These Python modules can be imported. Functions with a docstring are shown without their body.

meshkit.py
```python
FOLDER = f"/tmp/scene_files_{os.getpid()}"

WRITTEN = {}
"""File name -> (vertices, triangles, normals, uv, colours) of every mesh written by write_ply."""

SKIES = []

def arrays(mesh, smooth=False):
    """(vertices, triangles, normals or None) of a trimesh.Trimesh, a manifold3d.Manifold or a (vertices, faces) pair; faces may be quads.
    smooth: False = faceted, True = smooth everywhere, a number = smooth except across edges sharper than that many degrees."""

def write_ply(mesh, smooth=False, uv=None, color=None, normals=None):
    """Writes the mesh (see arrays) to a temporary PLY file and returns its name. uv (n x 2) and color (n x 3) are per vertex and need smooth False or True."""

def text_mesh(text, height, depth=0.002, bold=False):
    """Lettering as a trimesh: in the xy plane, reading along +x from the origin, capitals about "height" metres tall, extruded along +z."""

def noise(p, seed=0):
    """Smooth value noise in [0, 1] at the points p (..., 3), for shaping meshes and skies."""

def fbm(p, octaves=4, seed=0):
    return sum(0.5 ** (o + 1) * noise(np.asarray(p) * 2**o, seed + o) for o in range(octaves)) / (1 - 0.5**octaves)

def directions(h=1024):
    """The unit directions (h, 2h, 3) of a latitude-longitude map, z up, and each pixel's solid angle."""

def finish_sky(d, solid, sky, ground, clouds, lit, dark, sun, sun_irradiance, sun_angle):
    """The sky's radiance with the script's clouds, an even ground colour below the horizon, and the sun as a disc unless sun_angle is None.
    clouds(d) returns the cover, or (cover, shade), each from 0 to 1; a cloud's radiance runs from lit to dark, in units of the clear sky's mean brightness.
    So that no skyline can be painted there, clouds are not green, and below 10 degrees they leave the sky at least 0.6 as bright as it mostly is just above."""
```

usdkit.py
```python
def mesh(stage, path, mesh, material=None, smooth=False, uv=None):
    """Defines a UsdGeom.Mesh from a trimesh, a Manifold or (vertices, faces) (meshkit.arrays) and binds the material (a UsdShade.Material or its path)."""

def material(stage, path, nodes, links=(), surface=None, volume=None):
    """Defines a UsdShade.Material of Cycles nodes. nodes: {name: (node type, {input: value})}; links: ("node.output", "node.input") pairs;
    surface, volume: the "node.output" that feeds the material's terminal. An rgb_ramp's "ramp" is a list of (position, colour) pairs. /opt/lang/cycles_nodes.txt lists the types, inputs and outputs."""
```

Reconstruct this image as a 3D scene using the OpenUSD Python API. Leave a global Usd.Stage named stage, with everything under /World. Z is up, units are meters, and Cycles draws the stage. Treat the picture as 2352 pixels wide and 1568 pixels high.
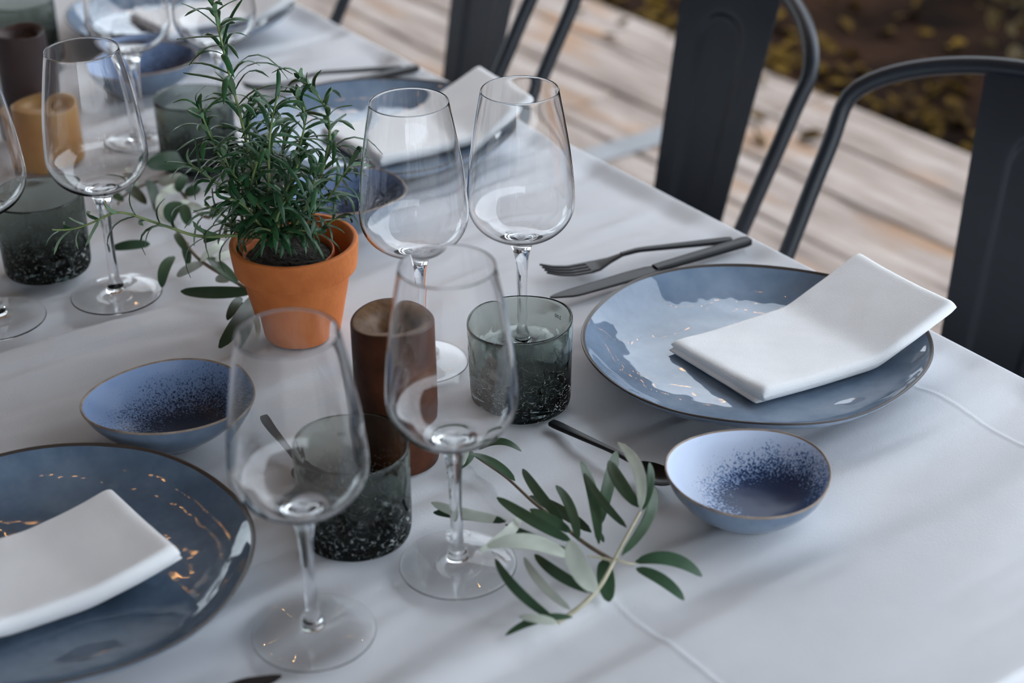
import math, random
import numpy as np
import trimesh
import usdkit
from meshkit import noise, fbm, text_mesh
from pxr import Gf, Sdf, Usd, UsdGeom, UsdLux, UsdShade, Vt

stage = Usd.Stage.CreateInMemory()
UsdGeom.SetStageUpAxis(stage, 'Z')
UsdGeom.SetStageMetersPerUnit(stage, 1.0)
UsdGeom.Xform.Define(stage, '/World')
UsdGeom.Scope.Define(stage, '/World/Looks')
RNG = np.random.default_rng(7)
random.seed(7)
T = 0.75                                   # table top height
V3 = lambda *a: np.array(a, float)

# ------------------------------------------------------------------ camera, sky, exposure
W, H, F = 2352, 1568, 3900.0
CAM = V3(1.1467, -1.0594, 1.4908)
PITCH, ROLL, YAW = 0.51475, -0.01617, math.radians(-54.992)
_u = V3(0.57369339, 0.81907014, 0)         # image right, level
_f = V3(-0.81907014, 0.57369339, 0)        # straight ahead, level
FWD = math.cos(PITCH) * _f - math.sin(PITCH) * V3(0, 0, 1)
_up = math.sin(PITCH) * _f + math.cos(PITCH) * V3(0, 0, 1)
RIGHT = math.cos(ROLL) * _u + math.sin(ROLL) * _up
UP = -math.sin(ROLL) * _u + math.cos(ROLL) * _up
cam = UsdGeom.Camera.Define(stage, '/World/camera')
cam.AddTransformOp().Set(Gf.Matrix4d(*RIGHT, 0, *UP, 0, *(-FWD), 0, *CAM, 1))
cam.CreateHorizontalApertureAttr(36.0)
cam.CreateVerticalApertureAttr(24.0)
cam.CreateFocalLengthAttr(36.0 * F / W)
cam.CreateFStopAttr(4.3)
cam.CreateFocusDistanceAttr(1.40)
cam.CreateClippingRangeAttr((0.05, 200.0))
cam.CreateExposureAttr(0.18)

dome = UsdLux.DomeLight.Define(stage, '/World/sky')
dome.CreateIntensityAttr(1.0)
dome.CreateColorAttr(Gf.Vec3f(0.90, 1.0, 1.11))

# ------------------------------------------------------------------ helpers
def ray(px, py):
    return FWD + (px - W / 2) / F * RIGHT - (py - H / 2) / F * UP

def at(px, py, z=0.0):
    """the point z above the table cloth that the photograph shows at this pixel"""
    d = ray(px, py)
    return CAM + d * ((T + z - CAM[2]) / d[2])

used = {}
def numbered(parent, name):
    k = (str(parent), name)
    n = used.get(k, 0)
    used[k] = n + 1
    return f'{parent}/{name}' + (f'_{n:03d}' if n else '')

def tag(prim, label=None, cat=None, group=None, kind=None):
    for k, v in (('label', label), ('category', cat), ('group', group), ('kind', kind)):
        if v:
            prim.SetCustomDataByKey(k, v)
    return prim

def thing(name, label, cat, loc=(0, 0, 0), rotz=0.0, group=None, kind=None):
    x = UsdGeom.Xform.Define(stage, numbered('/World', name))
    x.AddTranslateOp().Set(Gf.Vec3d(*map(float, loc)))
    x.AddRotateZOp().Set(math.degrees(rotz))
    return tag(x.GetPrim(), label, cat, group, kind)

def copy(src, loc, rotz, label, group=None, name=None):
    was = src.GetCustomData()
    r = thing(name or src.GetName().rstrip('0123456789').rstrip('_'), label, was['category'], loc, rotz, group or was.get('group'))
    r.GetReferences().AddInternalReference(src.GetPath())
    r.SetInstanceable(True)
    return r

def obj(name, mesh, mat, parent=None, smooth=False, normals=None, label=None, side=None):
    path = numbered(parent.GetPath() if parent is not None else '/World', name)
    if normals is None and side is None:
        m = usdkit.mesh(stage, path, mesh, MATS[mat], smooth)
    else:
        v, f = mesh
        m = usdkit.mesh(stage, path, (v, f), MATS[mat], True if normals is None else False)
        if normals is not None:
            m.CreateNormalsAttr(Vt.Vec3fArray.FromNumpy(np.asarray(normals, np.float32)))
            m.SetNormalsInterpolation('vertex')
        if side is not None:
            UsdGeom.PrimvarsAPI(m).CreatePrimvar('side', Sdf.ValueTypeNames.FloatArray, 'vertex').Set(Vt.FloatArray.FromNumpy(np.asarray(side, np.float32)))
    p = m.GetPrim()
    if label:
        p.SetCustomDataByKey('label', label)
    return p

def structure(name, mesh, mat, smooth=False, label=None, cat=None):
    return tag(obj(name, mesh, mat, None, smooth), label, cat, None, 'structure')

MATS = {}
def mat(name, nodes, links=(), surface='p.BSDF'):
    MATS[name] = usdkit.material(stage, '/World/Looks/' + name, nodes, links, surface=surface)

def plain(name, col, rough=0.5, **kw):
    mat(name, {'p': ('principled_bsdf', {'base_color': col, 'roughness': rough, **kw})})

def noisy(name, c1, c2, scale=8.0, rough=0.6, detail=4.0, bump=0.0, bscale=None, lo=0.35, hi=0.65, stretch=(1, 1, 1), coords='object', **kw):
    nodes = {'t': ('texture_coordinate', {}), 'm': ('mapping', {'scale': stretch}),
             'n': ('noise_texture', {'scale': scale, 'detail': detail, 'roughness': 0.6}),
             'r': ('rgb_ramp', {'ramp': [(lo, c1), (hi, c2)]}), 'p': ('principled_bsdf', {'roughness': rough, **kw})}
    links = [(f't.{coords}', 'm.vector'), ('m.vector', 'n.vector'), ('n.fac', 'r.fac'), ('r.color', 'p.base_color')]
    if bump:
        nodes['n2'] = ('noise_texture', {'scale': bscale or scale * 6, 'detail': 3.0})
        nodes['b'] = ('bump', {'strength': 1.0, 'distance': bump})
        links += [('m.vector', 'n2.vector'), ('n2.fac', 'b.height'), ('b.normal', 'p.normal')]
    mat(name, nodes, links)

# ---- mesh builders
def box(sx, sy, sz, c=(0, 0, 0), bev=0.0):
    if bev <= 0:
        m = trimesh.creation.box((sx, sy, sz))
    else:
        pts = []
        for s in np.ndindex(2, 2, 2):
            s = np.array(s) * 2 - 1
            for k in range(3):
                q = np.array([sx, sy, sz]) / 2
                q = q - bev
                q[k] += bev
                pts.append(s * q)
        m = trimesh.convex.convex_hull(np.array(pts))
    m.apply_translation(c)
    return m

def ring_mesh(rings, closed_u=True):
    """rings: (n, m, 3) grid; wraps in m"""
    n, m = rings.shape[:2]
    v = rings.reshape(-1, 3)
    i, j = np.meshgrid(np.arange(n - 1), np.arange(m if closed_u else m - 1), indexing='ij')
    j2 = (j + 1) % m
    a, b, c, d = i * m + j, i * m + j2, (i + 1) * m + j2, (i + 1) * m + j
    f = np.vstack([np.stack([a, b, c], -1).reshape(-1, 3), np.stack([a, c, d], -1).reshape(-1, 3)])
    return v, f

def vnormals(v, f):
    n = np.zeros_like(v)
    fn = np.cross(v[f[:, 1]] - v[f[:, 0]], v[f[:, 2]] - v[f[:, 0]])
    for k in range(3):
        np.add.at(n, f[:, k], fn)
    L = np.linalg.norm(n, axis=1, keepdims=True)
    return np.where(L > 0, n / np.maximum(L, 1e-30), [0, 0, 1.0])

def spline(pts, n):
    """smooth curve through pts, evenly spaced"""
    from scipy.interpolate import PchipInterpolator, CubicSpline
    pts = np.asarray(pts, float)
    s = np.r_[0, np.cumsum(np.linalg.norm(np.diff(pts, axis=0), axis=1))]
    t = np.linspace(0, s[-1], n)
    return (CubicSpline if len(pts) > 2 else PchipInterpolator)(s, pts, axis=0)(t)

def profile(pts, sub=4):
    """rounded (r, z) profile by Chaikin cutting"""
    p = np.asarray(pts, float)
    for _ in range(sub):
        q = [p[0]]
        for a, b in zip(p[:-1], p[1:]):
            q += [a * .75 + b * .25, a * .25 + b * .75]
        q.append(p[-1])
        p = np.array(q)
    keep = [0]
    for i in range(1, len(p)):
        if np.linalg.norm(p[i] - p[keep[-1]]) > 3e-4:
            keep.append(i)
    return p[keep]

def lathe(prof, seg=72, warp=None):
    """prof runs from the axis underneath, out, up, and back inside to the axis; returns v, f, n with outward faces"""
    prof = np.asarray(prof, float)
    a = np.linspace(0, 2 * np.pi, seg, endpoint=False)
    r = np.maximum(prof[:, 0], 1e-5)
    rings = np.stack([r[:, None] * np.cos(a), r[:, None] * np.sin(a), np.repeat(prof[:, 1][:, None], seg, 1)], -1)
    if warp is not None:
        rings = warp(rings, a, prof)
    v, f = ring_mesh(rings)
    return v, f, vnormals(v, f)

def cut(vfn, keep_rows, seg):
    """the sub-surface between profile rows a..b of a lathe"""
    v, f, n = vfn
    a, b = keep_rows
    rows = f // seg
    sel = (rows.min(1) >= a) & (rows.max(1) <= b)
    ids, inv = np.unique(f[sel], return_inverse=True)
    return v[ids], inv.reshape(-1, 3), n[ids]

def tube(path, rad, seg=10, caps=True):
    path = np.asarray(path, float)
    rad = np.broadcast_to(rad, (len(path),))
    tan = np.gradient(path, axis=0)
    tan /= np.linalg.norm(tan, axis=1, keepdims=True) + 1e-12
    nrm = np.cross(tan[0], [0, 0, 1.0])
    if np.linalg.norm(nrm) < .1:
        nrm = np.cross(tan[0], [1.0, 0, 0])
    nrm /= np.linalg.norm(nrm)
    a = np.linspace(0, 2 * np.pi, seg, endpoint=False)
    rings = []
    for p, t, r in zip(path, tan, rad):
        nrm = nrm - t * (nrm @ t)
        nrm /= np.linalg.norm(nrm) + 1e-12
        b = np.cross(t, nrm)
        rings.append(p + r * (np.cos(a)[:, None] * nrm + np.sin(a)[:, None] * b))
    rings = np.array(rings)
    if caps:
        rings = np.concatenate([rings[:1] * 0 + path[0] + (rings[:1] - path[0]) * .02, rings, rings[-1:] * 0 + path[-1] + (rings[-1:] - path[-1]) * .02])
    v, f = ring_mesh(rings)
    if caps:
        m = seg
        k = len(v)
        v = np.vstack([v, path[0], path[-1]])
        j = np.arange(m)
        f = np.vstack([f, np.stack([np.full(m, k), (j + 1) % m, j], -1), np.stack([np.full(m, k + 1), k - m + j, k - m + (j + 1) % m], -1)])
    return v, f

def join(parts):
    return trimesh.util.concatenate([p if isinstance(p, trimesh.Trimesh) else trimesh.Trimesh(p[0], p[1], process=False) for p in parts])

def leaf(base, tip, width, facing, bow=0.0, sag=0.0, n=9, across=3, shape='olive', thick=0.0005, cup=0.12, twist=0.0):
    """closed leaf blade. facing: which way the upper side looks; bow: sideways curve; sag: curve along facing (fractions of length).
    returns v, f, side (1 upper face, 0 lower face)"""
    base, tip, facing = map(lambda q: np.asarray(q, float), (base, tip, facing))
    ax = tip - base
    L = np.linalg.norm(ax)
    ax = ax / L
    up = facing - ax * (facing @ ax)
    up /= np.linalg.norm(up) + 1e-12
    lat = np.cross(up, ax)
    t = np.linspace(0, 1, n)
    cen = base + np.outer(t, ax) * L + np.outer(4 * t * (1 - t), lat * bow * L + up * sag * L)
    if shape == 'olive':
        w = np.sin(np.pi * t ** 0.95) ** 0.40
        w[0], w[-1] = .10, .16
    else:
        w = np.minimum(1, np.minimum(t * 8 + .35, (1 - t) * 5 + .12))
    w = w * width / 2
    top, bot = [], []
    s = np.linspace(-1, 1, across)
    tw = twist * t
    for i in range(n):
        la = lat * math.cos(tw[i]) + up * math.sin(tw[i])
        uu = up * math.cos(tw[i]) - lat * math.sin(tw[i])
        row = cen[i] + np.outer(s * w[i], la) + np.outer(cup * w[i] * np.abs(s), uu)
        edge = (1 - np.abs(s)) * .7 + .3
        top.append(row + np.outer(edge, uu) * thick)
        bot.append(row - np.outer(edge, uu) * thick)
    top, bot = np.array(top), np.array(bot)
    vt, ft = ring_mesh(top, False)
    vb, fb = ring_mesh(bot, False)
    k = len(vt)
    m = across
    rim = [i * m for i in range(n)] + [(n - 1) * m + j for j in range(1, m)] + [i * m + m - 1 for i in range(n - 2, -1, -1)] + [j for j in range(m - 2, 0, -1)]
    rim = np.array(rim)
    r2 = np.roll(rim, -1)
    fr = np.vstack([np.stack([rim, r2, r2 + k], -1), np.stack([rim, r2 + k, rim + k], -1)])
    v = np.vstack([vt, vb])
    f = np.vstack([ft[:, ::-1], fb + k, fr[:, ::-1]])
    m_ = trimesh.Trimesh(v, f, process=False)
    if m_.volume < 0:
        f = f[:, ::-1]
    return v, f, np.r_[np.ones(k), np.zeros(k)]

# ------------------------------------------------------------------ materials
mat('clear_glass', {'g': ('glass_bsdf', {'color': (0.985, 0.992, 1.0), 'roughness': 0.0, 'IOR': 1.48})}, [], 'g.BSDF')
mat('bowl_glass', {'g': ('glass_bsdf', {'color': (1, 1, 1), 'roughness': 0.0, 'IOR': 1.42})}, [], 'g.BSDF')
mat('thin_clear_glass', {'g': ('glass_bsdf', {'color': (1, 1, 1), 'roughness': 0.0, 'IOR': 1.30})}, [], 'g.BSDF')
def smoked(name, stops):
    mat(name, {'t': ('texture_coordinate', {}), 's': ('separate_xyz', {}), 'k': ('map_range', {'from_min': 0.0, 'from_max': 0.08}),
               'r': ('rgb_ramp', {'ramp': stops}), 'mp': ('mapping', {'scale': (1.0, 1.0, 1.7)}),
               'w': ('noise_texture', {'scale': 60.0, 'detail': 2.0}), 'mx': ('mix_vector', {'fac': 0.02}),
               'v': ('voronoi_texture', {'feature': 'distance_to_edge', 'scale': 150.0}),
               'line': ('map_range', {'from_min': 0.004, 'from_max': 0.024, 'to_min': 1.0, 'to_max': 0.0, 'clamp': True}),
               'dash': ('noise_texture', {'scale': 260.0, 'detail': 1.0}), 'dk': ('map_range', {'from_min': 0.50, 'from_max': 0.60, 'clamp': True}),
               'fade': ('map_range', {'from_min': 0.058, 'from_max': 0.012, 'to_min': 0.0, 'to_max': 1.0, 'clamp': True}),
               'm1': ('math', {'math_type': 'multiply'}), 'm2': ('math', {'math_type': 'multiply'}), 'm3': ('math', {'math_type': 'multiply', 'value2': 0.75}),
               'wav': ('noise_texture', {'scale': 55.0, 'detail': 1.0}), 'wf': ('map_range', {'from_min': 0.075, 'from_max': 0.045, 'to_min': 0.25, 'to_max': 1.0, 'clamp': True}),
               'b1': ('bump', {'strength': 1.0, 'distance': 0.0026}), 'crack_glint': ('diffuse_bsdf', {'color': (0.86, 0.90, 0.90)}),  # crack lines as pale diffuse dashes, their white glints painted in
               'g': ('glass_bsdf', {'roughness': 0.0, 'IOR': 1.48}), 'x': ('mix_closure', {})},
        [('t.object', 's.vector'), ('s.z', 'k.value'), ('k.result', 'r.fac'), ('r.color', 'g.color'), ('t.object', 'mp.vector'), ('t.object', 'w.vector'),
         ('mp.vector', 'mx.a'), ('w.color', 'mx.b'), ('mx.result', 'v.vector'), ('v.distance', 'line.value'), ('t.object', 'dash.vector'), ('dash.fac', 'dk.value'),
         ('s.z', 'fade.value'), ('line.result', 'm1.value1'), ('dk.result', 'm1.value2'), ('m1.value', 'm2.value1'), ('fade.result', 'm2.value2'), ('m2.value', 'm3.value1'), ('m3.value', 'x.fac'),
         ('t.object', 'wav.vector'), ('wav.fac', 'b1.height'), ('s.z', 'wf.value'), ('wf.result', 'b1.strength'), ('b1.normal', 'g.normal'), ('g.BSDF', 'x.closure1'), ('crack_glint.BSDF', 'x.closure2')],
        'x.closure')
smoked('smoked_glass', [(0.0, (0.26, 0.285, 0.29)), (0.3, (0.46, 0.495, 0.49)), (0.6, (0.72, 0.755, 0.73)), (1.0, (0.82, 0.855, 0.825))])
smoked('dark_smoked_glass', [(0.0, (0.20, 0.215, 0.215)), (0.25, (0.38, 0.41, 0.40)), (0.6, (0.60, 0.635, 0.61)), (1.0, (0.70, 0.735, 0.71))])
noisy('terracotta', (0.52, 0.135, 0.026), (0.66, 0.20, 0.045), scale=22, rough=0.75, bump=0.0006, bscale=160)
noisy('inner_pot_clay', (0.50, 0.12, 0.03), (0.60, 0.16, 0.04), scale=20, rough=0.6)
noisy('soil', (0.008, 0.006, 0.005), (0.035, 0.026, 0.02), scale=120, rough=0.95, bump=0.004, bscale=200)
noisy('brown_wax', (0.032, 0.009, 0.0035), (0.080, 0.023, 0.008), scale=30, rough=0.45, detail=6, bump=0.0006, bscale=90, specular_ior_level=0.25)
noisy('brown_wax_top', (0.05, 0.022, 0.009), (0.20, 0.105, 0.045), scale=26, rough=0.55, bump=0.001, bscale=110)
noisy('yellow_wax', (0.34, 0.17, 0.055), (0.44, 0.245, 0.09), scale=14, rough=0.5, subsurface_weight=0.4, subsurface_radius=(1, .5, .2), subsurface_scale=0.01)
noisy('plum_wax', (0.022, 0.012, 0.012), (0.045, 0.022, 0.02), scale=20, rough=0.55)
plain('mark_ink', (0.05, 0.055, 0.055), 0.5)
plain('wick', (0.03, 0.02, 0.015), 0.9)
plain('black_steel', (0.006, 0.0065, 0.008), 0.36, specular_ior_level=0.22)
noisy('chair_steel', (0.0095, 0.0125, 0.018), (0.014, 0.018, 0.025), scale=6, rough=0.38, specular_ior_level=0.38)
def ceramic(name, stops, scale, rough=0.07, glaze_bump=0.0016, bscale=16.0, speck=None):
    nodes = {'t': ('texture_coordinate', {}), 'n': ('noise_texture', {'scale': scale, 'detail': 5.0, 'roughness': 0.62}),
             'r': ('rgb_ramp', {'ramp': stops}), 'bn': ('noise_texture', {'scale': bscale, 'detail': 1.0}),
             'b': ('bump', {'strength': 1.0, 'distance': glaze_bump}), 'p': ('principled_bsdf', {'roughness': rough, 'specular_ior_level': 0.55})}
    links = [('t.object', 'n.vector'), ('n.fac', 'r.fac'), ('t.object', 'bn.vector'), ('bn.fac', 'b.height'), ('b.normal', 'p.normal')]
    mat(name, nodes, links + [('r.color', 'p.base_color')])
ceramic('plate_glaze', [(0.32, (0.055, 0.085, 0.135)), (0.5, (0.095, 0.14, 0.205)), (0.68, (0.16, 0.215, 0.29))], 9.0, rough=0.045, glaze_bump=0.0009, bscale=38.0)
ceramic('lit_plate_glaze', [(0.32, (0.085, 0.125, 0.185)), (0.5, (0.14, 0.195, 0.275)), (0.68, (0.215, 0.275, 0.36))], 9.0, rough=0.045, glaze_bump=0.0009, bscale=38.0)  # same glaze made lighter: brighter light on these plates put into the colour
plain('plate_rim', (0.045, 0.035, 0.03), 0.35)
noisy('bowl_rim', (0.16, 0.11, 0.08), (0.30, 0.23, 0.18), scale=60, rough=0.45)
ceramic('bowl_outside', [(0.35, (0.075, 0.11, 0.165)), (0.65, (0.14, 0.19, 0.265))], 14.0, rough=0.16)
def bowl_inside(name, centre, r0, r1, pale, mid, dark):
    """pale glaze with a dark pool and speckles where the glaze breaks"""
    mat(name, {'t': ('texture_coordinate', {}), 'd': ('vector_math', {'math_type': 'distance', 'vector2': centre}),
               'n': ('noise_texture', {'scale': 34.0, 'detail': 4.0, 'roughness': 0.6}), 'na': ('math', {'math_type': 'multiply_add', 'value2': 0.034, 'value3': -0.017}),
               'sum': ('math', {'math_type': 'add'}), 'k': ('map_range', {'from_min': r0, 'from_max': r1, 'clamp': True}),
               'v': ('noise_texture', {'scale': 560.0, 'detail': 2.0}), 'vm': ('math', {'math_type': 'multiply_add', 'value2': 1.3, 'value3': -0.65}),
               'e': ('math', {'math_type': 'add', 'use_clamp': True}),
               'r': ('rgb_ramp', {'ramp': [(0.0, dark), (0.35, dark), (0.55, mid), (0.75, pale), (1.0, pale)]}),
               'bn': ('noise_texture', {'scale': 30.0}), 'b': ('bump', {'strength': 1.0, 'distance': 0.0008}),
               'p': ('principled_bsdf', {'roughness': 0.24, 'specular_ior_level': 0.14})},
        [('t.object', 'd.vector1'), ('t.object', 'n.vector'), ('n.fac', 'na.value1'), ('d.value', 'sum.value1'), ('na.value', 'sum.value2'),
         ('sum.value', 'k.value'), ('t.object', 'v.vector'), ('v.fac', 'vm.value1'), ('k.result', 'e.value1'), ('vm.value', 'e.value2'), ('e.value', 'r.fac'),
         ('r.color', 'p.base_color'), ('t.object', 'bn.vector'), ('bn.fac', 'b.height'), ('b.normal', 'p.normal')])
bowl_inside('speckled_glaze', (0.012, 0.016, 0.004), 0.018, 0.064, (0.52, 0.59, 0.73), (0.20, 0.29, 0.48), (0.035, 0.060, 0.13))
bowl_inside('blue_glaze', (0.020, 0.010, 0.004), 0.010, 0.085, (0.20, 0.28, 0.45), (0.105, 0.155, 0.27), (0.022, 0.032, 0.06))
noisy('napkin_cloth', (0.78, 0.785, 0.80), (0.84, 0.845, 0.855), scale=9, rough=0.9, bump=0.00025, bscale=1300, sheen_weight=0.15)
noisy('table_cloth', (0.575, 0.585, 0.615), (0.64, 0.645, 0.67), scale=5, rough=0.88, bump=0.00022, bscale=900, coords='object')
noisy('table_wood', (0.20, 0.12, 0.06), (0.3, 0.2, 0.1), scale=6, rough=0.6, stretch=(1, 8, 8))
def leafy(name, top, under, rough=0.42, trans=0.25):
    mat(name, {'a': ('attribute', {'attribute': 'side'}), 'o': ('object_info', {}), 't': ('texture_coordinate', {}), 'n': ('noise_texture', {'scale': 45.0, 'detail': 2.0}),
               'm': ('mix_color', {'a': under, 'b': top}), 'h': ('hsv', {'hue': 0.5, 'saturation': 1.0}),
               'vv': ('map_range', {'from_min': 0.0, 'from_max': 1.0, 'to_min': 0.72, 'to_max': 1.28}),
               'nv': ('map_range', {'from_min': 0.3, 'from_max': 0.7, 'to_min': 0.82, 'to_max': 1.18}), 'mul': ('math', {'math_type': 'multiply'}),
               'p': ('principled_bsdf', {'roughness': rough, 'specular_ior_level': 0.45}), 'tr': ('translucent_bsdf', {}), 'x': ('mix_closure', {'fac': trans})},
        [('a.fac', 'm.fac'), ('m.result', 'h.color'), ('o.random', 'vv.value'), ('t.object', 'n.vector'), ('n.fac', 'nv.value'), ('vv.result', 'mul.value1'), ('nv.result', 'mul.value2'),
         ('mul.value', 'h.value'), ('h.color', 'p.base_color'), ('h.color', 'tr.color'), ('p.BSDF', 'x.closure1'), ('tr.BSDF', 'x.closure2')], 'x.closure')
leafy('olive_leaf', (0.034, 0.072, 0.038), (0.54, 0.58, 0.50), 0.38, 0.12)
leafy('rosemary_leaf', (0.030, 0.105, 0.040), (0.15, 0.25, 0.14), 0.36, 0.2)
leafy('hedge_leaf', (0.055, 0.035, 0.007), (0.07, 0.045, 0.01), 0.6, 0.25)
noisy('dead_leaf', (0.02, 0.010, 0.004), (0.13, 0.078, 0.012), scale=7, rough=0.85, specular_ior_level=0.1)
noisy('olive_twig', (0.30, 0.28, 0.19), (0.42, 0.39, 0.28), scale=60, rough=0.7)
noisy('olive_twig_dark', (0.13, 0.10, 0.07), (0.22, 0.17, 0.12), scale=60, rough=0.7)
noisy('rosemary_stem', (0.14, 0.20, 0.07), (0.24, 0.30, 0.11), scale=60, rough=0.6)
mat('deck_board', {'t': ('texture_coordinate', {}), 'o': ('object_info', {}), 'off': ('vector_math', {'math_type': 'scale', 'vector1': (7.3, 3.1, 0), 'scale': 1.0}),
                   'add': ('vector_math', {'math_type': 'add'}), 'm': ('mapping', {'scale': (1.1, 9.0, 9.0)}), 'm2': ('mapping', {'scale': (1.6, 5.5, 5.5)}),
                   'n': ('noise_texture', {'scale': 2.2, 'detail': 6.0, 'roughness': 0.65}), 'n2': ('noise_texture', {'scale': 1.5, 'detail': 3.0}),
                   'r': ('rgb_ramp', {'ramp': [(0.30, (0.10, 0.072, 0.058)), (0.44, (0.235, 0.18, 0.15)), (0.60, (0.345, 0.285, 0.25)), (0.75, (0.43, 0.39, 0.36))]}),
                   'r2': ('rgb_ramp', {'ramp': [(0.54, (0, 0, 0)), (0.70, (1, 1, 1))]}), 'st': ('mix_color', {'b': (0.30, 0.15, 0.06)}),
                   'k': ('math', {'math_type': 'multiply', 'value2': 0.75}),
                   'b': ('bump', {'strength': 0.8, 'distance': 0.004}), 'p': ('principled_bsdf', {'roughness': 0.75})},
    [('o.random', 'off.scale'), ('t.object', 'add.vector1'), ('off.vector', 'add.vector2'), ('add.vector', 'm.vector'), ('add.vector', 'm2.vector'), ('m.vector', 'n.vector'), ('m2.vector', 'n2.vector'),
     ('n.fac', 'r.fac'), ('n2.fac', 'r2.fac'), ('r.color', 'st.a'), ('r2.color', 'k.value1'), ('k.value', 'st.fac'), ('st.result', 'p.base_color'), ('n.fac', 'b.height'), ('b.normal', 'p.normal')])
noisy('grey_batten', (0.20, 0.205, 0.215), (0.26, 0.265, 0.28), scale=8, rough=0.6)
noisy('ground_gravel', (0.16, 0.15, 0.13), (0.26, 0.24, 0.21), scale=20, rough=0.95)
noisy('ground_earth', (0.006, 0.0035, 0.0025), (0.030, 0.014, 0.008), scale=3, specular_ior_level=0.05, rough=0.95, bump=0.02, bscale=30)
noisy('dark_wood', (0.07, 0.063, 0.06), (0.11, 0.10, 0.095), scale=5, rough=0.55, stretch=(1, 8, 8))
plain('pale_paint', (0.42, 0.42, 0.41), 0.6)
noisy('roof_boards', (0.20, 0.20, 0.20), (0.26, 0.26, 0.26), scale=4, rough=0.6, stretch=(1, 10, 1))
mat('window_glass', {'t': ('transparent_bsdf', {'color': (0.95, 0.97, 0.97)}), 'g': ('glossy_bsdf', {'color': (1, 1, 1), 'roughness': 0.0}), 'f': ('fresnel', {'IOR': 1.45}), 'x': ('mix_closure', {})},
    [('f.fac', 'x.fac'), ('t.BSDF', 'x.closure1'), ('g.BSDF', 'x.closure2')], 'x.closure')
plain('wire_black', (0.01, 0.01, 0.01), 0.5)
mat('warm_bulb', {'e': ('emission', {'color': (1.0, 0.50, 0.16), 'strength': 80.0})}, [], 'e.emission')

# ------------------------------------------------------------------ the setting
deck = thing('floor', 'whitewashed weathered timber deck beside the table', 'floor', kind='structure')
BW = 0.195
rows = np.arange(1.36 - 24 * BW, 1.36 + 2 * BW + .01, BW)
for i, y0 in enumerate(rows[:-1]):
    x = -6.0 - RNG.uniform(0, 1.2)
    if i >= len(rows) - 3:
        cuts = [-6.6, -4.1, -1.53, .9, 3.1]
    else:
        cuts = [x]
        while cuts[-1] < 3.0:
            cuts.append(cuts[-1] + RNG.uniform(2.2, 3.2))
    for a, b in zip(cuts[:-1], cuts[1:]):
        b = min(b, 3.1)
        if b - a > .05:
            obj('board', box(b - a - .006, BW - .010, .03, ((a + b) / 2, y0 + BW / 2, -.015 - RNG.uniform(0, .002)), .004), 'deck_board', deck)
obj('cross_batten', box(.075, .62, .006, (-1.575, 1.05, .003), .002), 'grey_batten', deck, label='grey batten across the deck boards')
def holed(lo, hi, h, holes, depth=.1):
    """a wall from lo to hi with openings (a, b, z0, z1), as one mesh"""
    out, x = [], lo
    for a, b, z0, z1 in holes:
        out += [box(a - x, depth, h, ((a + x) / 2, 0, h / 2)), box(b - a, depth, z0, ((a + b) / 2, 0, z0 / 2)), box(b - a, depth, h - z1, ((a + b) / 2, 0, (h + z1) / 2))]
        x = b
    return join(out + [box(hi - x, depth, h, ((hi + x) / 2, 0, h / 2))])
def turned(m, ang, at_):
    m = m.copy(); m.apply_transform(trimesh.transformations.rotation_matrix(ang, [0, 0, 1])); m.apply_translation(at_); return m
HOLES_A, HOLES_B = [(-5.2, -4.0, .8, 2.3)], [(-3.0, -1.1, .6, 2.4), (-.8, 1.1, .6, 2.4)]  # unseen windows, added to give the wine glasses bright edges
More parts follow.
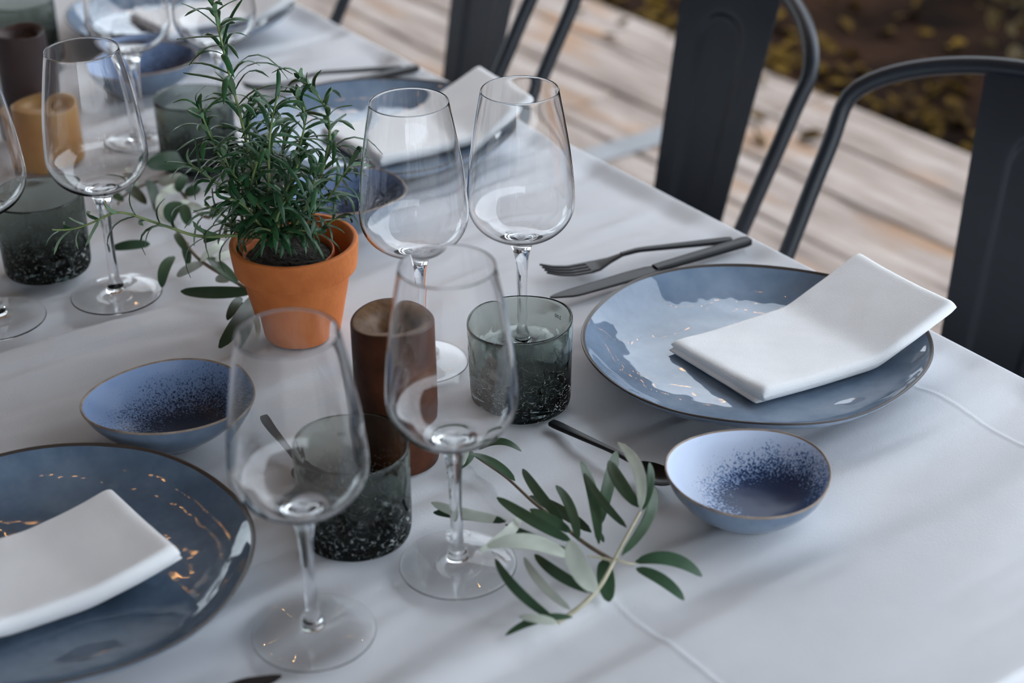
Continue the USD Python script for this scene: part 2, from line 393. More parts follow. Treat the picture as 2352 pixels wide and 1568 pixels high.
structure('wall_side', turned(holed(-6.3, 3.1, 2.7, HOLES_A), 0, (0, -3.42, 0)), 'dark_wood')
structure('wall_end', turned(holed(-3.4, 2.0, 2.7, HOLES_B), math.pi / 2, (-6.4, 0, 0)), 'pale_paint')
for i, (hole, ang, o) in enumerate([(q, 0, (0, -3.42, 0)) for q in HOLES_A] + [(q, math.pi / 2, (-6.4, 0, 0)) for q in HOLES_B]):
    a_, b_, z0, z1 = hole
    wdw = thing(f'window_{i + 1}', 'unseen dark framed window added in the room wall', 'window', kind='structure')
    cx, cz, ww, hh = (a_ + b_) / 2, (z0 + z1) / 2, b_ - a_, z1 - z0
    obj('frame', turned(join([box(ww, .06, .05, (cx, 0, z0 + .025)), box(ww, .06, .05, (cx, 0, z1 - .025)), box(.05, .06, hh, (a_ + .025, 0, cz)), box(.05, .06, hh, (b_ - .025, 0, cz)), box(.03, .05, hh, (cx, 0, cz))]), ang, o), 'wire_black', wdw)
    obj('pane', turned(box(ww - .09, .006, hh - .09, (cx, 0, cz)), ang, o), 'window_glass', wdw)
structure('ceiling', box(10.6, 4.5, .08, (-1.10, -1.15, 2.75)), 'roof_boards')  # unseen roof added to shape the daylight; edge set for sky in the plates
structure('wall_garden', box(12.0, .3, 4.4, (-7.3, 5.6, 2.0)), 'dark_wood')  # added out of view to block low sky light and darken reflections

g = np.stack(np.meshgrid(np.linspace(-9, 6, 120), np.linspace(1.765, 10, 80), indexing='ij'), -1)
gz = -.12 + .10 * fbm(np.concatenate([g * 1.7, np.zeros(g.shape[:2] + (1,))], -1), 4) + np.clip((g[..., 1] - 2.2) * .06, 0, .4)
v, f = ring_mesh(np.concatenate([g, gz[..., None]], -1), False)
structure('ground', box(60, 60, .2, (0, 0, -.42)), 'ground_gravel')
structure('garden_ground', (v, f[:, ::-1] if np.cross(v[f[0, 1]] - v[f[0, 0]], v[f[0, 2]] - v[f[0, 0]])[2] < 0 else f), 'ground_earth', True)

def leaf_mass(pts, size, tilt=1.0, seed=3):
    """many small curled leaves, each a folded blade of eight triangles"""
    r = np.random.default_rng(seed)
    vs, fs = [], []
    base = np.array([[0, -.5, 0], [.28, -.1, .1], [.22, .25, .12], [0, .5, .02], [-.22, .25, .12], [-.28, -.1, .1], [0, -.1, -.02], [0, .25, -.03]])
    bf = np.array([[0, 1, 6], [1, 2, 7], [1, 7, 6], [2, 3, 7], [3, 4, 7], [4, 5, 6], [4, 6, 7], [5, 0, 6]])
    for p in pts:
        e = r.normal(size=3) * np.array([tilt, tilt, 3.0])
        R = trimesh.transformations.euler_matrix(*e)[:3, :3]
        fs.append(bf + 8 * len(vs))
        vs.append(base * size * r.uniform(.6, 1.3) @ R.T + p)
    return np.vstack(vs), np.vstack(fs)

pts = []
while len(pts) < 1500:
    x, y = RNG.uniform(-5, 2.0), 1.35 + abs(RNG.normal()) * .45
    y -= .25 * RNG.random()
    if math.hypot(x + .15, y - 2.45) < .5:
        continue
    if y > 1.76:
        q = V3(x * 1.7, y * 1.7, 0)
        pts.append((x, y, -.12 + .10 * fbm(q, 4) + max(0, (y - 2.2) * .06) + .012))
    elif RNG.random() < (.3 if x > -1.6 else .06) * max(0, (y - 1.3) / .45) and fbm(V3(x * 2.2, y * 2.2, 5), 2) > .5:
        pts.append((x, y, .012))
tag(obj('fallen_leaves', leaf_mass(pts, .06, .35), 'dead_leaf'), 'brown and gold fallen leaves strewn along the deck edge and earth', 'leaves', None, 'stuff')

def shrub(x, y, h, r, n, label, seed):
    t = thing('golden_shrub', label, 'shrub', (x, y, -.08))
    rr = np.random.default_rng(seed)
    stems, lp = [], []
    for k in range(9):
        a, b = rr.uniform(0, 6.28), rr.uniform(.3, 1)
        end = V3(math.cos(a) * r * b, math.sin(a) * r * b, h * rr.uniform(.6, 1))
        path = spline([V3(0, 0, 0) + rr.normal(size=3) * [.02, .02, 0], end * [.35, .35, .5], end], 14)
        stems.append(tube(path, np.linspace(.009, .003, 14), 6))
    for k in range(n):
        a, b, c = rr.uniform(0, 6.28), rr.uniform() ** .5, rr.uniform(.06, 1)
        w = r * math.sin(min(1, c * 1.1 + .15) * 2.6) ** .6
        lp.append((math.cos(a) * w * b, math.sin(a) * w * b, c * h) + rr.normal(size=3) * .02)
    obj('branches', join(stems), 'olive_twig_dark', t)
    tag(obj('foliage', leaf_mass(lp, .05, 1.2, seed), 'hedge_leaf', t), kind='stuff')
shrub(-1.05, 2.35, .75, .42, 850, 'golden brown shrub rising behind the chair back closest to the table corner', 11)
shrub(-1.75, 2.95, .9, .5, 900, 'dark golden shrub further back on the earth, behind the first shrub', 12)
shrub(-.15, 2.45, .8, .45, 700, 'golden shrub at the deck edge, mostly hidden by the steel chair', 13)

# ------------------------------------------------------------------ table and cloth
X0, X1, Y0, Y1 = -2.35, 0.628, -0.93, 0.0
tb = thing('dining_table', 'long wooden table hidden beneath the pale cloth', 'table', ((X0 + X1) / 2, (Y0 + Y1) / 2, 0))
obj('table_top', box(X1 - X0 - .012, Y1 - Y0 - .012, .03, (0, 0, T - .033), .003), 'table_wood', tb)
for sx in (-1, 1):
    for sy in (-1, 1):
        obj('leg', box(.06, .06, T - .049, (sx * 1.38, sy * .36, (T - .049) / 2), .004), 'table_wood', tb)

def sag_of(x, y):
    """the cloth's own relief: soft folds running across the table and two pressed creases along it"""
    z0 = np.zeros_like(x)
    wx = x + .05 * noise(np.stack([x * 3, y * 4, z0 + 9], -1), 3)
    a = fbm(np.stack([wx * 26, y * 3.0 + 7, z0], -1), 3, 5)
    b = fbm(np.stack([wx * 45, y * 6.0, z0 + 3], -1), 2, 8)
    amp = .35 + .65 * np.clip(.62 - x * .9 - y * .0, 0, 1)
    return a, b, amp

def cloth_z(x, y):
    x, y = np.broadcast_arrays(np.asarray(x, float), np.asarray(y, float))
    a, b, amp = sag_of(x, y)
    h = -amp * (0.0105 * np.clip(.64 - a, 0, .35) / .35 + .0012 * b) - .0001
    wob = .0025 * np.sin(x * 9) + .0015 * np.sin(x * 31)
    for yc, k in ((-.462, .0007 * np.clip((x + .05) * 6, 0, 1)), (-.075, .0006 * np.clip(x * 4, 0, 1))):
        d = (y - yc - wob * .12) / .0022
        h = h + k * np.exp(-d * d) * (.55 + .45 * np.sin(x * 7 + yc * 20))
    return h

drop = .23
def grid_line(a, b, step, fine=(), fs=.0011, fw=.010):
    s = list(np.arange(a, b, step)) + [b]
    for c in fine:
        s = [q for q in s if abs(q - c) > fw] + list(np.arange(c - fw, c + fw, fs))
    return sorted(s)
hang = [.0015, .003, .005, .0075, .01, .02, .035, .05, .07, .09, .11, .13, .15, .17, .19, .21, drop]
ax = [X0 - q for q in hang[::-1]] + grid_line(X0, -.75, .02) + grid_line(-.744, X1, .006) + [X1 + q for q in hang]
ay = [Y0 - q for q in hang[::-1]] + grid_line(Y0, Y1, .006, (-.462, -.075)) + [Y1 + q for q in hang]
A, B = np.meshgrid(ax, ay, indexing='ij')
ix, iy = np.clip(A, X0, X1), np.clip(B, Y0, Y1)
dx, dy = A - ix, B - iy
d = np.hypot(dx, dy)
rc = .006
out = np.where(d < rc * np.pi / 2, rc * np.sin(d / rc), rc)
fall = np.where(d < rc * np.pi / 2, rc * (1 - np.cos(d / rc)), rc + d - rc * np.pi / 2)
fold = .010 * np.clip(d / drop, 0, 1) * (1 + np.sin((ix + iy * 1.3) * 21 + 2 * np.sin(ix * 5)))
ux, uy = np.where(d > 0, dx / np.maximum(d, 1e-9), 0), np.where(d > 0, dy / np.maximum(d, 1e-9), 0)
edge = np.clip(np.minimum.reduce([ix - X0, X1 - ix, iy - Y0, Y1 - iy]) / .02, 0, 1)
P = np.stack([ix + ux * (out + fold), iy + uy * (out + fold), T - fall + cloth_z(ix, iy) * edge], -1)
v, f = ring_mesh(P, False)
if np.cross(v[f[0, 1]] - v[f[0, 0]], v[f[0, 2]] - v[f[0, 0]])[2] < 0:
    f = f[:, ::-1]
tag(obj('tablecloth', (v, f), 'table_cloth', None, True), 'pale grey white linen cloth with pressed creases covering the long table', 'tablecloth')

# ------------------------------------------------------------------ chairs
def chair_hoop():
    Hh, wb, wt, zs, k, c0, cb = .852, .217, .215, .783, .211, .063, .182
    z = np.linspace(.44, zs, 16)[:-1]
    th = np.linspace(0, np.pi / 2, 22)
    p = 2.05
    Xs = np.r_[wb + (wt - wb) * (z - .45) / (zs - .45), wt * np.cos(th) ** (2 / p)]
    Zs = np.r_[z, zs + (Hh - zs) * np.sin(th) ** (2 / p)]
    fw = np.r_[cb + (c0 - cb) * (z - .45) / (zs - .45), c0 * np.cos(th) ** (4 / p)]
    Ys = k * (Zs - .45) - fw
    half = np.stack([Xs, Ys, Zs], -1)
    full = np.vstack([half, (half * [-1, 1, 1])[::-1][1:]])
    return spline(full[::2], 90)

def chair_slat():
    nz, nx = 110, 41
    z = np.linspace(.45, .846, nz)
    u = np.linspace(-1, 1, nx)
    Z, U = np.meshgrid(z, u, indexing='ij')
    hw = .061 + (.090 - .061) * (Z - .45) / (.852 - .45)
    Xp = U * hw
    top, half = .785, .46
    dz = np.maximum(0, Z - (top - .045)) / .045
    ins = (dz ** 2.4 + (np.abs(U) / half) ** 2.4) ** (1 / 2.4)
    rec = 1 / (1 + np.exp((ins - 1) * 34))
    Yp = .211 * (Z - .45) - .004 * (1 - U ** 2) * 0 + .0045 * rec
    front = np.stack([Xp, Yp, Z], -1)
    back = front + [0, .0022, 0]
    v1, f1 = ring_mesh(front, False)
    v2, f2 = ring_mesh(back, False)
    k = len(v1)
    rim = [i * nx for i in range(nz)] + [(nz - 1) * nx + j for j in range(1, nx)] + [i * nx + nx - 1 for i in range(nz - 2, -1, -1)] + list(range(nx - 2, 0, -1))
    rim = np.array(rim); r2 = np.roll(rim, -1)
    m = trimesh.Trimesh(np.vstack([v1, v2]), np.vstack([f1, f2[:, ::-1] + k, np.stack([rim, r2, r2 + k], -1), np.stack([rim, r2 + k, rim + k], -1)]), process=False)
    m.fix_normals()
    return m

def make_chair(label, loc, rot):
    t = thing('steel_chair', label, 'chair', (loc[0], loc[1], 0), rot, 'dark steel chairs along the table')
    obj('back_hoop', tube(chair_hoop(), .0098, 14), 'chair_steel', t, 40)
    obj('back_slat', chair_slat(), 'chair_steel', t, 50)
    obj('seat', box(.42, .40, .022, (0, -.195, .444), .009), 'chair_steel', t, 30)
    obj('seat_rail', join([box(.40, .008, .05, (0, -.385, .41)), box(.40, .008, .05, (0, -.005, .41)), box(.008, .37, .05, (-.2, -.195, .41)), box(.008, .37, .05, (.2, -.195, .41))]), 'chair_steel', t)
    for sx in (-1, 1):
        for y0, y1 in ((-.375, -.43), (-.015, .05)):
            a, b = V3(sx * .185, y0, .435), V3(sx * .225, y1, .0)
            hull = np.vstack([a + q * [.026, .018, 0] for q in np.array(list(np.ndindex(2, 2, 1))) * 2 - [1, 1, 0]] + [b + q * [.012, .010, 0] for q in np.array(list(np.ndindex(2, 2, 1))) * 2 - [1, 1, 0]])
            obj('leg', trimesh.convex.convex_hull(hull), 'chair_steel', t, 30)
    obj('stretcher', join([tube([V3(-.205, -.41, .19), V3(.205, .03, .19)], .006, 8), tube([V3(.205, -.41, .2), V3(-.205, .03, .2)], .006, 8)]), 'chair_steel', t, 40)
    return t
chair0 = make_chair('dark steel chair whose hoop back shows its top, behind the plate closest to it', (.126, .287), .158)
copy(chair0, (-.396, .289, 0), .013, 'dark steel chair in the middle of the row of three')
copy(chair0, (-.86, .245, 0), -.04, 'dark steel chair furthest down the table, behind the blurred napkin')

# ------------------------------------------------------------------ glasses
SEG = 96
GLASS = [(0, .0022), (.028, .0012), (.0405, .0001), (.0424, .0006), (.0424, .0014), (.0400, .0021), (.026, .0033), (.014, .0049), (.0085, .0066), (.0074, .0090), (.0074, .0118),
         (.0060, .0145), (.0048, .0185), (.0044, .030), (.0042, .050), (.0044, .065), (.0051, .080), (.0066, .0925), (.0088, .1005), (.0125, .1055), (.0195, .1090), (.0295, .1135), (.0385, .1212),
         (.0440, .1310), (.0457, .1415), (.0450, .1540), (.0424, .1820), (.0374, .2125), (.0323, .2396), (.0321, .2407), (.0315, .2409), (.0311, .2400),
         (.0364, .2125), (.0415, .1820), (.0441, .1540), (.0448, .1416), (.0431, .1316), (.0377, .1222), (.0289, .1149), (.0186, .1110), (.008, .1099), (0, .1097)]
gp = profile(GLASS, 3)
top_i = int(np.argmax(gp[:, 1]))
i_foot = int(np.argmax((gp[:, 1] > .0150) & (np.arange(len(gp)) > 10)))
i_bowl = int(np.argmax((gp[:, 1] > .1000) & (np.arange(len(gp)) > 10)))
gl = lathe(gp, SEG)
def make_glass(label, p, group):
    t = thing('wine_glass', label, 'wine glass', (p[0], p[1], T + .0004), 0, group)
    for nm, a, b in (('foot', 0, i_foot), ('stem', i_foot, i_bowl), ('bowl', i_bowl, len(gp) - 1)):
        v, f, n = cut(gl, (a, b), SEG)
        obj(nm, (v, f), {'foot': 'thin_clear_glass', 'stem': 'clear_glass', 'bowl': 'bowl_glass'}[nm], t, normals=n)
    return t
GG = 'clear wine glasses along the table'
glass0 = make_glass('empty wine glass in front of the brown candle, its foot against the olive branch', (.3165, -.5285), GG)
UsdGeom.Xformable(copy(glass0, (.3215, -.650, T + .0004), 0, 'empty wine glass standing closest to the table end, beside the dark napkin plate')).AddScaleOp().Set(Gf.Vec3f(1, 1, .972))
for p, lb in (((.057, -.393), 'empty wine glass just behind the brown candle, beside the terracotta pot'),
              ((.089, -.307), 'empty wine glass behind the pale smoked tumbler, by the fork tines'),
              ((-.221, -.553), 'empty wine glass in front of the yellow candle'),
              ((-.240, -.660), 'empty wine glass cut off by the picture edge, by the dark tumbler'),
              ((-.548, -.375), 'blurred empty wine glass beyond the yellow candle, over a blue bowl'),
              ((-.506, -.292), 'blurred empty wine glass hidden behind the rosemary tip')):
    copy(glass0, (p[0], p[1], T + .0004), 0, lb)

TP = profile([(0, .0012), (.030, .0010), (.0375, 0), (.0400, .0012), (.0412, .006), (.0417, .030), (.0422, .055), (.0426, .074), (.0424, .0772), (.0414, .0780), (.0403, .0772),
              (.0401, .070), (.0396, .045), (.0388, .018), (.0370, .0115), (.030, .0095), (0, .0092)], 3)
def tumbler(label, p, material, seed, group, scale=1.0, mark=None):
    r = np.random.default_rng(seed)
    ph = r.uniform(0, 6.28, 6)
    def warp(R, a, prof):
        k = (prof[:, 1] / .078)[:, None]
        s = 1 + .010 * np.sin(2 * a + ph[0]) * k + .007 * np.sin(3 * a + ph[1]) * k + .004 * np.sin(5 * a + ph[2] + k * 3)
        R = R.copy()
        R[..., 0] *= s * scale
        R[..., 1] *= s * scale
        R[..., 2] *= 1 + k * (.014 * np.sin(a + ph[3]) + .010 * np.sin(3 * a + ph[4]))
        return R
    v, f, n = lathe(TP, 80, warp)
    t = thing('glass_tumbler', label, 'tumbler', (p[0], p[1], T + .0004), 0, group)
    obj('body', (v, f), material, t, normals=n)
    if mark:
        m = text_mesh('100', .0032, .00025)
        m.apply_translation((-m.bounds[:, 0].mean(), -.0016, 0))
        a = math.atan2(mark[1], mark[0])
        X, Y, N = V3(-math.sin(a), math.cos(a), 0), V3(0, 0, 1), V3(math.cos(a), math.sin(a), 0)
        m.vertices = m.vertices @ np.array([X, Y, N]) + N * .0429 + V3(0, 0, mark[2])
        obj('volume_mark', m, 'mark_ink', t)
    return t
TG = 'smoked crackle glass tumblers'
tumbler('pale green smoked crackle tumbler between the brown candle and the large plate', (.1605, -.360), 'smoked_glass', 21, TG, mark=(-.11, .993, .064))
tumbler('dark smoked crackle tumbler behind the wine glass closest to the table end', (.238, -.566), 'smoked_glass', 22, TG, mark=(-.92, .40, .060))
tumbler('dark smoked tumbler beside the yellow candle, behind a cut off wine glass', (-.313, -.583), 'dark_smoked_glass', 23, TG)
tumbler('blurred smoked tumbler standing behind the rosemary foliage', (-.452, -.352), 'dark_smoked_glass', 24, TG)
tumbler('blurred dark tumbler beyond the plum coloured candle', (-.885, -.378), 'dark_smoked_glass', 25, TG)

# ------------------------------------------------------------------ plates and bowls
PP = profile([(0, .0030), (.070, .0030), (.078, .0003), (.084, .0003), (.089, .0040), (.118, .0100), (.138, .0190), (.1462, .0265), (.1485, .0292), (.1482, .0312), (.1462, .0308),
              (.1360, .0228), (.122, .0150), (.100, .0098), (.070, .0078), (0, .0070)], 3)
pt = int(np.argmax(PP[:, 1]))
pr0 = int(np.argmax(PP[:, 1] > .0293))
pr1 = pt + int(np.argmax(PP[pt:, 1] < .0300))
def plate_warp(ax, ay, rot, seed):
    ph = np.random.default_rng(seed).uniform(0, 6.28, 5)
    def warp(R, a, prof):
        k = np.clip((prof[:, 0] / .149), 0, 1)[:, None] ** 2
        s = 1 + k * (.010 * np.sin(3 * a + ph[0]) + .006 * np.sin(4 * a + ph[1]) + .004 * np.sin(7 * a + ph[2]))
        x, y = R[..., 0] * s * ax, R[..., 1] * s * ay
        c, q = math.cos(rot), math.sin(rot)
        z = R[..., 2] + k * (.0016 * np.sin(2 * a + ph[3]) + .0009 * np.sin(5 * a + ph[4]))
        z = z + .0009 * (noise(np.stack([x * 30, y * 30, z * 0], -1), seed) - .5) * (np.arange(len(prof)) > pt)[:, None]
        return np.stack([c * x - q * y, q * x + c * y, np.where(prof[:, 1][:, None] < .001, R[..., 2], z)], -1)
    return warp
def make_plate(label, p, ax, ay, rot, seed, group, glaze):
    vfn = lathe(PP, 128, plate_warp(ax, ay, rot, seed))
    t = thing('dinner_plate', label, 'plate', (p[0], p[1], T + .0006), 0, group)
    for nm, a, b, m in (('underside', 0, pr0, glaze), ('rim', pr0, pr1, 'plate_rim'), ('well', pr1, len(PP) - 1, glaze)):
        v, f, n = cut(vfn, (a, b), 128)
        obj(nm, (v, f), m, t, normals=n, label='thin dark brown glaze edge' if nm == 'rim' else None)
    return t
PG = 'blue grey glazed dinner plates'
plate0 = make_plate('blue grey dinner plate with the napkin nearest the table corner and the steel chair', (.2375, -.168), 1.0, .935, math.radians(55), 31, PG, 'lit_plate_glaze')
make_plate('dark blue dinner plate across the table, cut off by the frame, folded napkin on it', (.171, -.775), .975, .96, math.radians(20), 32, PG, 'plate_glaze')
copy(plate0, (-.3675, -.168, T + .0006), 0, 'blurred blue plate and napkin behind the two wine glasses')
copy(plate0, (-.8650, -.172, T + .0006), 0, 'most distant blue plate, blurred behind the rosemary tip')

BP = profile([(0, .0018), (.025, .0018), (.0285, .0002), (.0315, .0004), (.0340, .0030), (.0475, .0125), (.0572, .0240), (.0610, .0335), (.0620, .0362), (.0612, .0374), (.0598, .0362),
              (.0562, .0275), (.0450, .0150), (.030, .0080), (.012, .0060), (0, .0058)], 3)
bt = int(np.argmax(BP[:, 1]))
br0 = int(np.argmax(BP[:, 1] > .0352))
br1 = bt + int(np.argmax(BP[bt:, 1] < .0363))
def make_bowl(label, p, ax, ay, rot, seed, inside, group, tilt=0.0):
    ph = np.random.default_rng(seed).uniform(0, 6.28, 4)
    def warp(R, a, prof):
        k = np.clip(prof[:, 0] / .062, 0, 1)[:, None] ** 2
        s = 1 + k * (.012 * np.sin(3 * a + ph[0]) + .008 * np.sin(4 * a + ph[1]))
        x, y = R[..., 0] * (1 + (ax - 1) * k) * s, R[..., 1] * (1 + (ay - 1) * k) * s
        c, q = math.cos(rot), math.sin(rot)
        z = R[..., 2] + k * (prof[:, 1] / .0374)[:, None] * (.0016 * np.sin(2 * a + ph[2]) + tilt * np.sin(a + ph[3]))
        return np.stack([c * x - q * y, q * x + c * y, z], -1)
    vfn = lathe(BP, 96, warp)
    t = thing('ceramic_bowl', label, 'bowl', (p[0], p[1], T + .0006), 0, group)
    for nm, a, b, m in (('body', 0, br0, 'bowl_outside'), ('rim', br0, br1, 'bowl_rim'), ('inside', br1, len(BP) - 1, inside)):
        v, f, n = cut(vfn, (a, b), 96)
        obj(nm, (v, f), m, t, normals=n, label={'rim': 'bare brown clay lip', 'inside': 'mottled blue glaze inside'}.get(nm))
    return t
BG = 'small blue glazed bowls'
make_bowl('small pale blue bowl with dark speckled centre beside the large plate and olive branch', (.3900, -.3180), 1.0, .96, math.radians(55), 41, 'speckled_glaze', BG)
bowl0 = make_bowl('small blue oval bowl with brown lip beside the dark napkin plate', (.0345, -.6190), 1.09, .925, math.radians(66), 42, 'blue_glaze', BG)
copy(bowl0, (-.224, -.306, T + .0006), .2, 'dark blue bowl seen through the wine glass beside the terracotta pot')
copy(bowl0, (-.700, -.300, T + .0006), .4, 'blurred blue bowl under the distant wine glass')

# ------------------------------------------------------------------ folded napkins
def make_napkin(label, corners, base, thick, seed, group, rx=.0):
    """corners A, B (free end, far and near), C, D (other end, near and far): x, y. base: heights of the underside along the length"""
    A_, B_, C_, D_ = [np.array(c, float) for c in corners]
    o = (A_ + B_ + C_ + D_) / 4
    t = thing('folded_napkin', label, 'napkin', (o[0], o[1], T), 0, group)
    def slab(s0, t0, t1, z_off, th_far, th_near, sd, shrink=0.0):
        ns, m = 70, 34
        U = np.linspace(0, 1, 201)
        ker = np.hanning(31); ker /= ker.sum()
        hu = np.convolve(np.pad(np.interp(U, *zip(*base)), 15, mode='edge'), ker, 'valid')
        S = np.linspace(0, 1, ns)
        S = np.where(S < .2, .2 * (S / .2) ** 2, np.where(S > .8, 1 - .2 * ((1 - S) / .2) ** 2, S))
        hb = np.interp(S, U, hu)
        rings = []
        for i, s in enumerate(S):
            s_ = s0 + s * (1 - s0)
            far, near = A_ + (D_ - A_) * s_, B_ + (C_ - B_) * s_
            q = min(1, min(s, 1 - s) * 26)
            rnd = math.sqrt(max(0, 1 - (1 - q) ** 2)) * .9 + .1
            tt = t0 + (t1 - t0) * (.5 - .5 * np.cos(np.pi * np.linspace(0, 1, m)))
            e = np.clip((t1 - tt) / .055, 0, 1)
            ef = np.clip((tt - t0) / .03, 0, 1)
            shape = np.sqrt(np.clip(1 - (1 - e) ** 2, 0, 1)) * np.sqrt(np.clip(1 - (1 - ef) ** 2, 0, 1))
            th = (th_far + (th_near - th_far) * np.clip((tt - t0) / (t1 - t0), 0, 1) ** 2.2)
            pq = far + np.outer(tt, near - far)
            nz = fbm(np.stack([pq[:, 0] * 26 + sd, pq[:, 1] * 22, pq[:, 0] * 0], -1), 3, sd) - .5
            dim = .0030 * np.exp(-((s - .66) / .05) ** 2 - ((tt - .82) / .10) ** 2) * (sd % 2)
            mid = hb[i] + z_off + th / 2
            up = mid + th / 2 * shape * rnd + nz * .0024 * shape - dim
            dn = mid - th / 2 * shape * rnd + nz * .0004
            ring = np.vstack([np.column_stack([pq - o, up]), np.column_stack([pq - o, dn])[::-1]])
            rings.append(ring)
        R = np.array(rings)
        R = np.concatenate([R[:1] * 0 + R[:1].mean(1, keepdims=True), R, R[-1:] * 0 + R[-1:].mean(1, keepdims=True)])
        v, f = ring_mesh(R)
        m_ = trimesh.Trimesh(v, f, process=False)
        return (v, f[:, ::-1]) if m_.volume < 0 else (v, f)
    obj('under_fold', slab(0.0, .01, .955, 0.0, thick * .36, thick * .36, seed), 'napkin_cloth', t, 60)
    obj('top_fold', slab(.014, 0.0, 1.0, thick * .16, thick * .60, thick * 1.0, seed + 1), 'napkin_cloth', t, 60)
    return t
NG = 'white folded napkins on the plates'
nb = [(0, .0100), (.30, .0092), (.60, .0105), (.78, .0260), (1, .0460)]
nap0 = make_napkin('white folded napkin on the large plate nearest the chair, one end lifted over the rim', [(.184, -.221), (.300, -.221), (.331, -.029), (.207, -.018)], nb, .0145, 51, NG)
make_napkin('white folded napkin on the dark plate cut off by the frame', [(.126, -.704), (.2315, -.699), (.2150, -.915), (.106, -.915)], [(0, .0260), (.12, .0185), (.32, .0105), (.6, .0115), (.82, .028), (1, .0420)], .0165, 54, NG)
na = V3(.2575, -.1225, T)
copy(nap0, na + V3(-.605, 0, 0), 0, 'blurred white napkin on the plate behind the two wine glasses')
copy(nap0, na + V3(-1.1025, -.004, 0), 0, 'most distant white napkin, at the top of the picture behind the rosemary')

# ------------------------------------------------------------------ black cutlery (lying along -y from the handle end at the origin)
def bar(path, widths, thicks, seg=12):
    """flat bar with rounded edges swept along a path in the y-z plane"""
    path = np.asarray(path, float)
    a = np.linspace(0, 2 * np.pi, seg, endpoint=False)
    c, s = np.sign(np.cos(a)) * np.abs(np.cos(a)) ** .45, np.sign(np.sin(a)) * np.abs(np.sin(a)) ** .45
    tan = np.gradient(path, axis=0)
    tan /= np.linalg.norm(tan, axis=1, keepdims=True)
    rings = []
    for p, t, w, h in zip(path, tan, widths, thicks):
        lat = np.cross(t, [0, 0, 1.0]); lat /= np.linalg.norm(lat)
        up = np.cross(lat, t)
        rings.append(p + np.outer(c * w / 2, lat) + np.outer(s * h / 2, up))
    R = np.array(rings)
    R = np.concatenate([R[:1] * 0 + R[:1].mean(1, keepdims=True), R, R[-1:] * 0 + R[-1:].mean(1, keepdims=True)])
    v, f = ring_mesh(R)
    m = trimesh.Trimesh(v, f, process=False)
    return (v, f[:, ::-1]) if m.volume < 0 else (v, f)
def make_fork(label, loc, rot):
    t = thing('fork', label, 'fork', loc, rot, 'black forks')
    y = np.linspace(0, -.118, 24)
    z = np.interp(y, [-.118, -.10, -.07, 0], [.0110, .0125, .0100, .0042])
    obj('handle', bar(np.column_stack([y * 0, y, z]), np.interp(y, [-.118, -.09, -.02, -.003, 0], [.0052, .0060, .0086, .0086, .006]), np.interp(y, [-.118, 0], [.0036, .0052])), 'black_steel', t, 50)
    y = np.linspace(-.116, -.152, 16)
    z = np.interp(y, [-.152, -.143, -.13, -.116], [.0034, .0040, .0072, .0110])
    obj('neck', bar(np.column_stack([y * 0, y, z]), np.interp(y, [-.152, -.144, -.130, -.116], [.0225, .0215, .010, .0052]), np.full(16, .0024)), 'black_steel', t, 50)
    for k in range(4):
        x = (k - 1.5) * .0060
        y = np.linspace(-.150, -.198, 14)
        z = np.interp(y, [-.198, -.185, -.17, -.15], [.0115, .0066, .0036, .0034])
        obj('tine', bar(np.column_stack([np.full(14, x), y, z]), np.interp(y, [-.198, -.19, -.15], [.0016, .0030, .0042]), np.full(14, .0018)), 'black_steel', t, 50)
    return t
def make_knife(label, loc, rot):
    t = thing('table_knife', label, 'knife', loc, rot, 'black table knives')
    y = np.linspace(0, -.112, 20)
    obj('handle', bar(np.column_stack([y * 0, y, np.full(20, .0042)]), np.interp(y, [-.112, -.10, -.004, 0], [.0105, .0115, .0128, .010]), np.interp(y, [-.112, 0], [.0058, .0075])), 'black_steel', t, 50)
    y = np.linspace(-.109, -.226, 24)
    x = np.interp(y, [-.226, -.20, -.12, -.109], [-.005, -.001, 0, 0])
    obj('blade', bar(np.column_stack([x, y, np.full(24, .0034)]), np.interp(y, [-.226, -.223, -.205, -.14, -.118, -.109], [.002, .006, .0160, .0185, .0165, .0105]), np.interp(y, [-.226, -.109], [.0016, .0034])), 'black_steel', t, 50)
    return t
def make_spoon(label, loc, rot):
    t = thing('teaspoon', label, 'spoon', loc, rot, 'black teaspoons')
    y = np.linspace(0, -.093, 20)
    z = np.interp(y, [-.093, -.07, 0], [.0070, .0075, .0034])
    obj('handle', bar(np.column_stack([y * 0, y, z]), np.interp(y, [-.093, -.06, -.006, 0], [.0044, .0050, .0088, .0075]), np.interp(y, [-.093, 0], [.0030, .0040])), 'black_steel', t, 50)
    r = np.linspace(0, 1, 9)[1:]
    a = np.linspace(0, 2 * np.pi, 28, endpoint=False)
    top = np.array([[(q * .0125 * math.cos(b) * (1 - .10 * math.sin(b)), -.111 + q * .0195 * math.sin(b), .0012 + .0062 * q ** 2) for b in a] for q in r])
    lo = top - [0, 0, .0011]
    R = np.concatenate([top[:1] * 0 + top[:1].mean(1, keepdims=True), top, lo[::-1], lo[:1] * 0 + lo[:1].mean(1, keepdims=True)])
    v, f = ring_mesh(R)
    obj('bowl', (v, f if trimesh.Trimesh(v, f, process=False).volume > 0 else f[:, ::-1]), 'black_steel', t, 60)
    return t
def lay(fn, a, b, label, src=None):
    a, b = np.array(a), np.array(b)
    d = b - a
    rot = math.atan2(d[1], d[0]) + math.pi / 2
    loc = (a[0], a[1], T + .0006)
    return copy(src, loc, rot, label) if src is not None else fn(label, loc, rot)
fork0 = lay(make_fork, (.0455, -.024), (-.004, -.214), 'black fork lying beside the knife, tines by a wine glass')
knife0 = lay(make_knife, (.0570, -.011), (.0385, -.236), 'black table knife lying between the fork and the large plate')
spoon0 = lay(make_spoon, (.208, -.364), (.318, -.3475), 'black teaspoon lying partly under the olive branch by the speckled bowl')
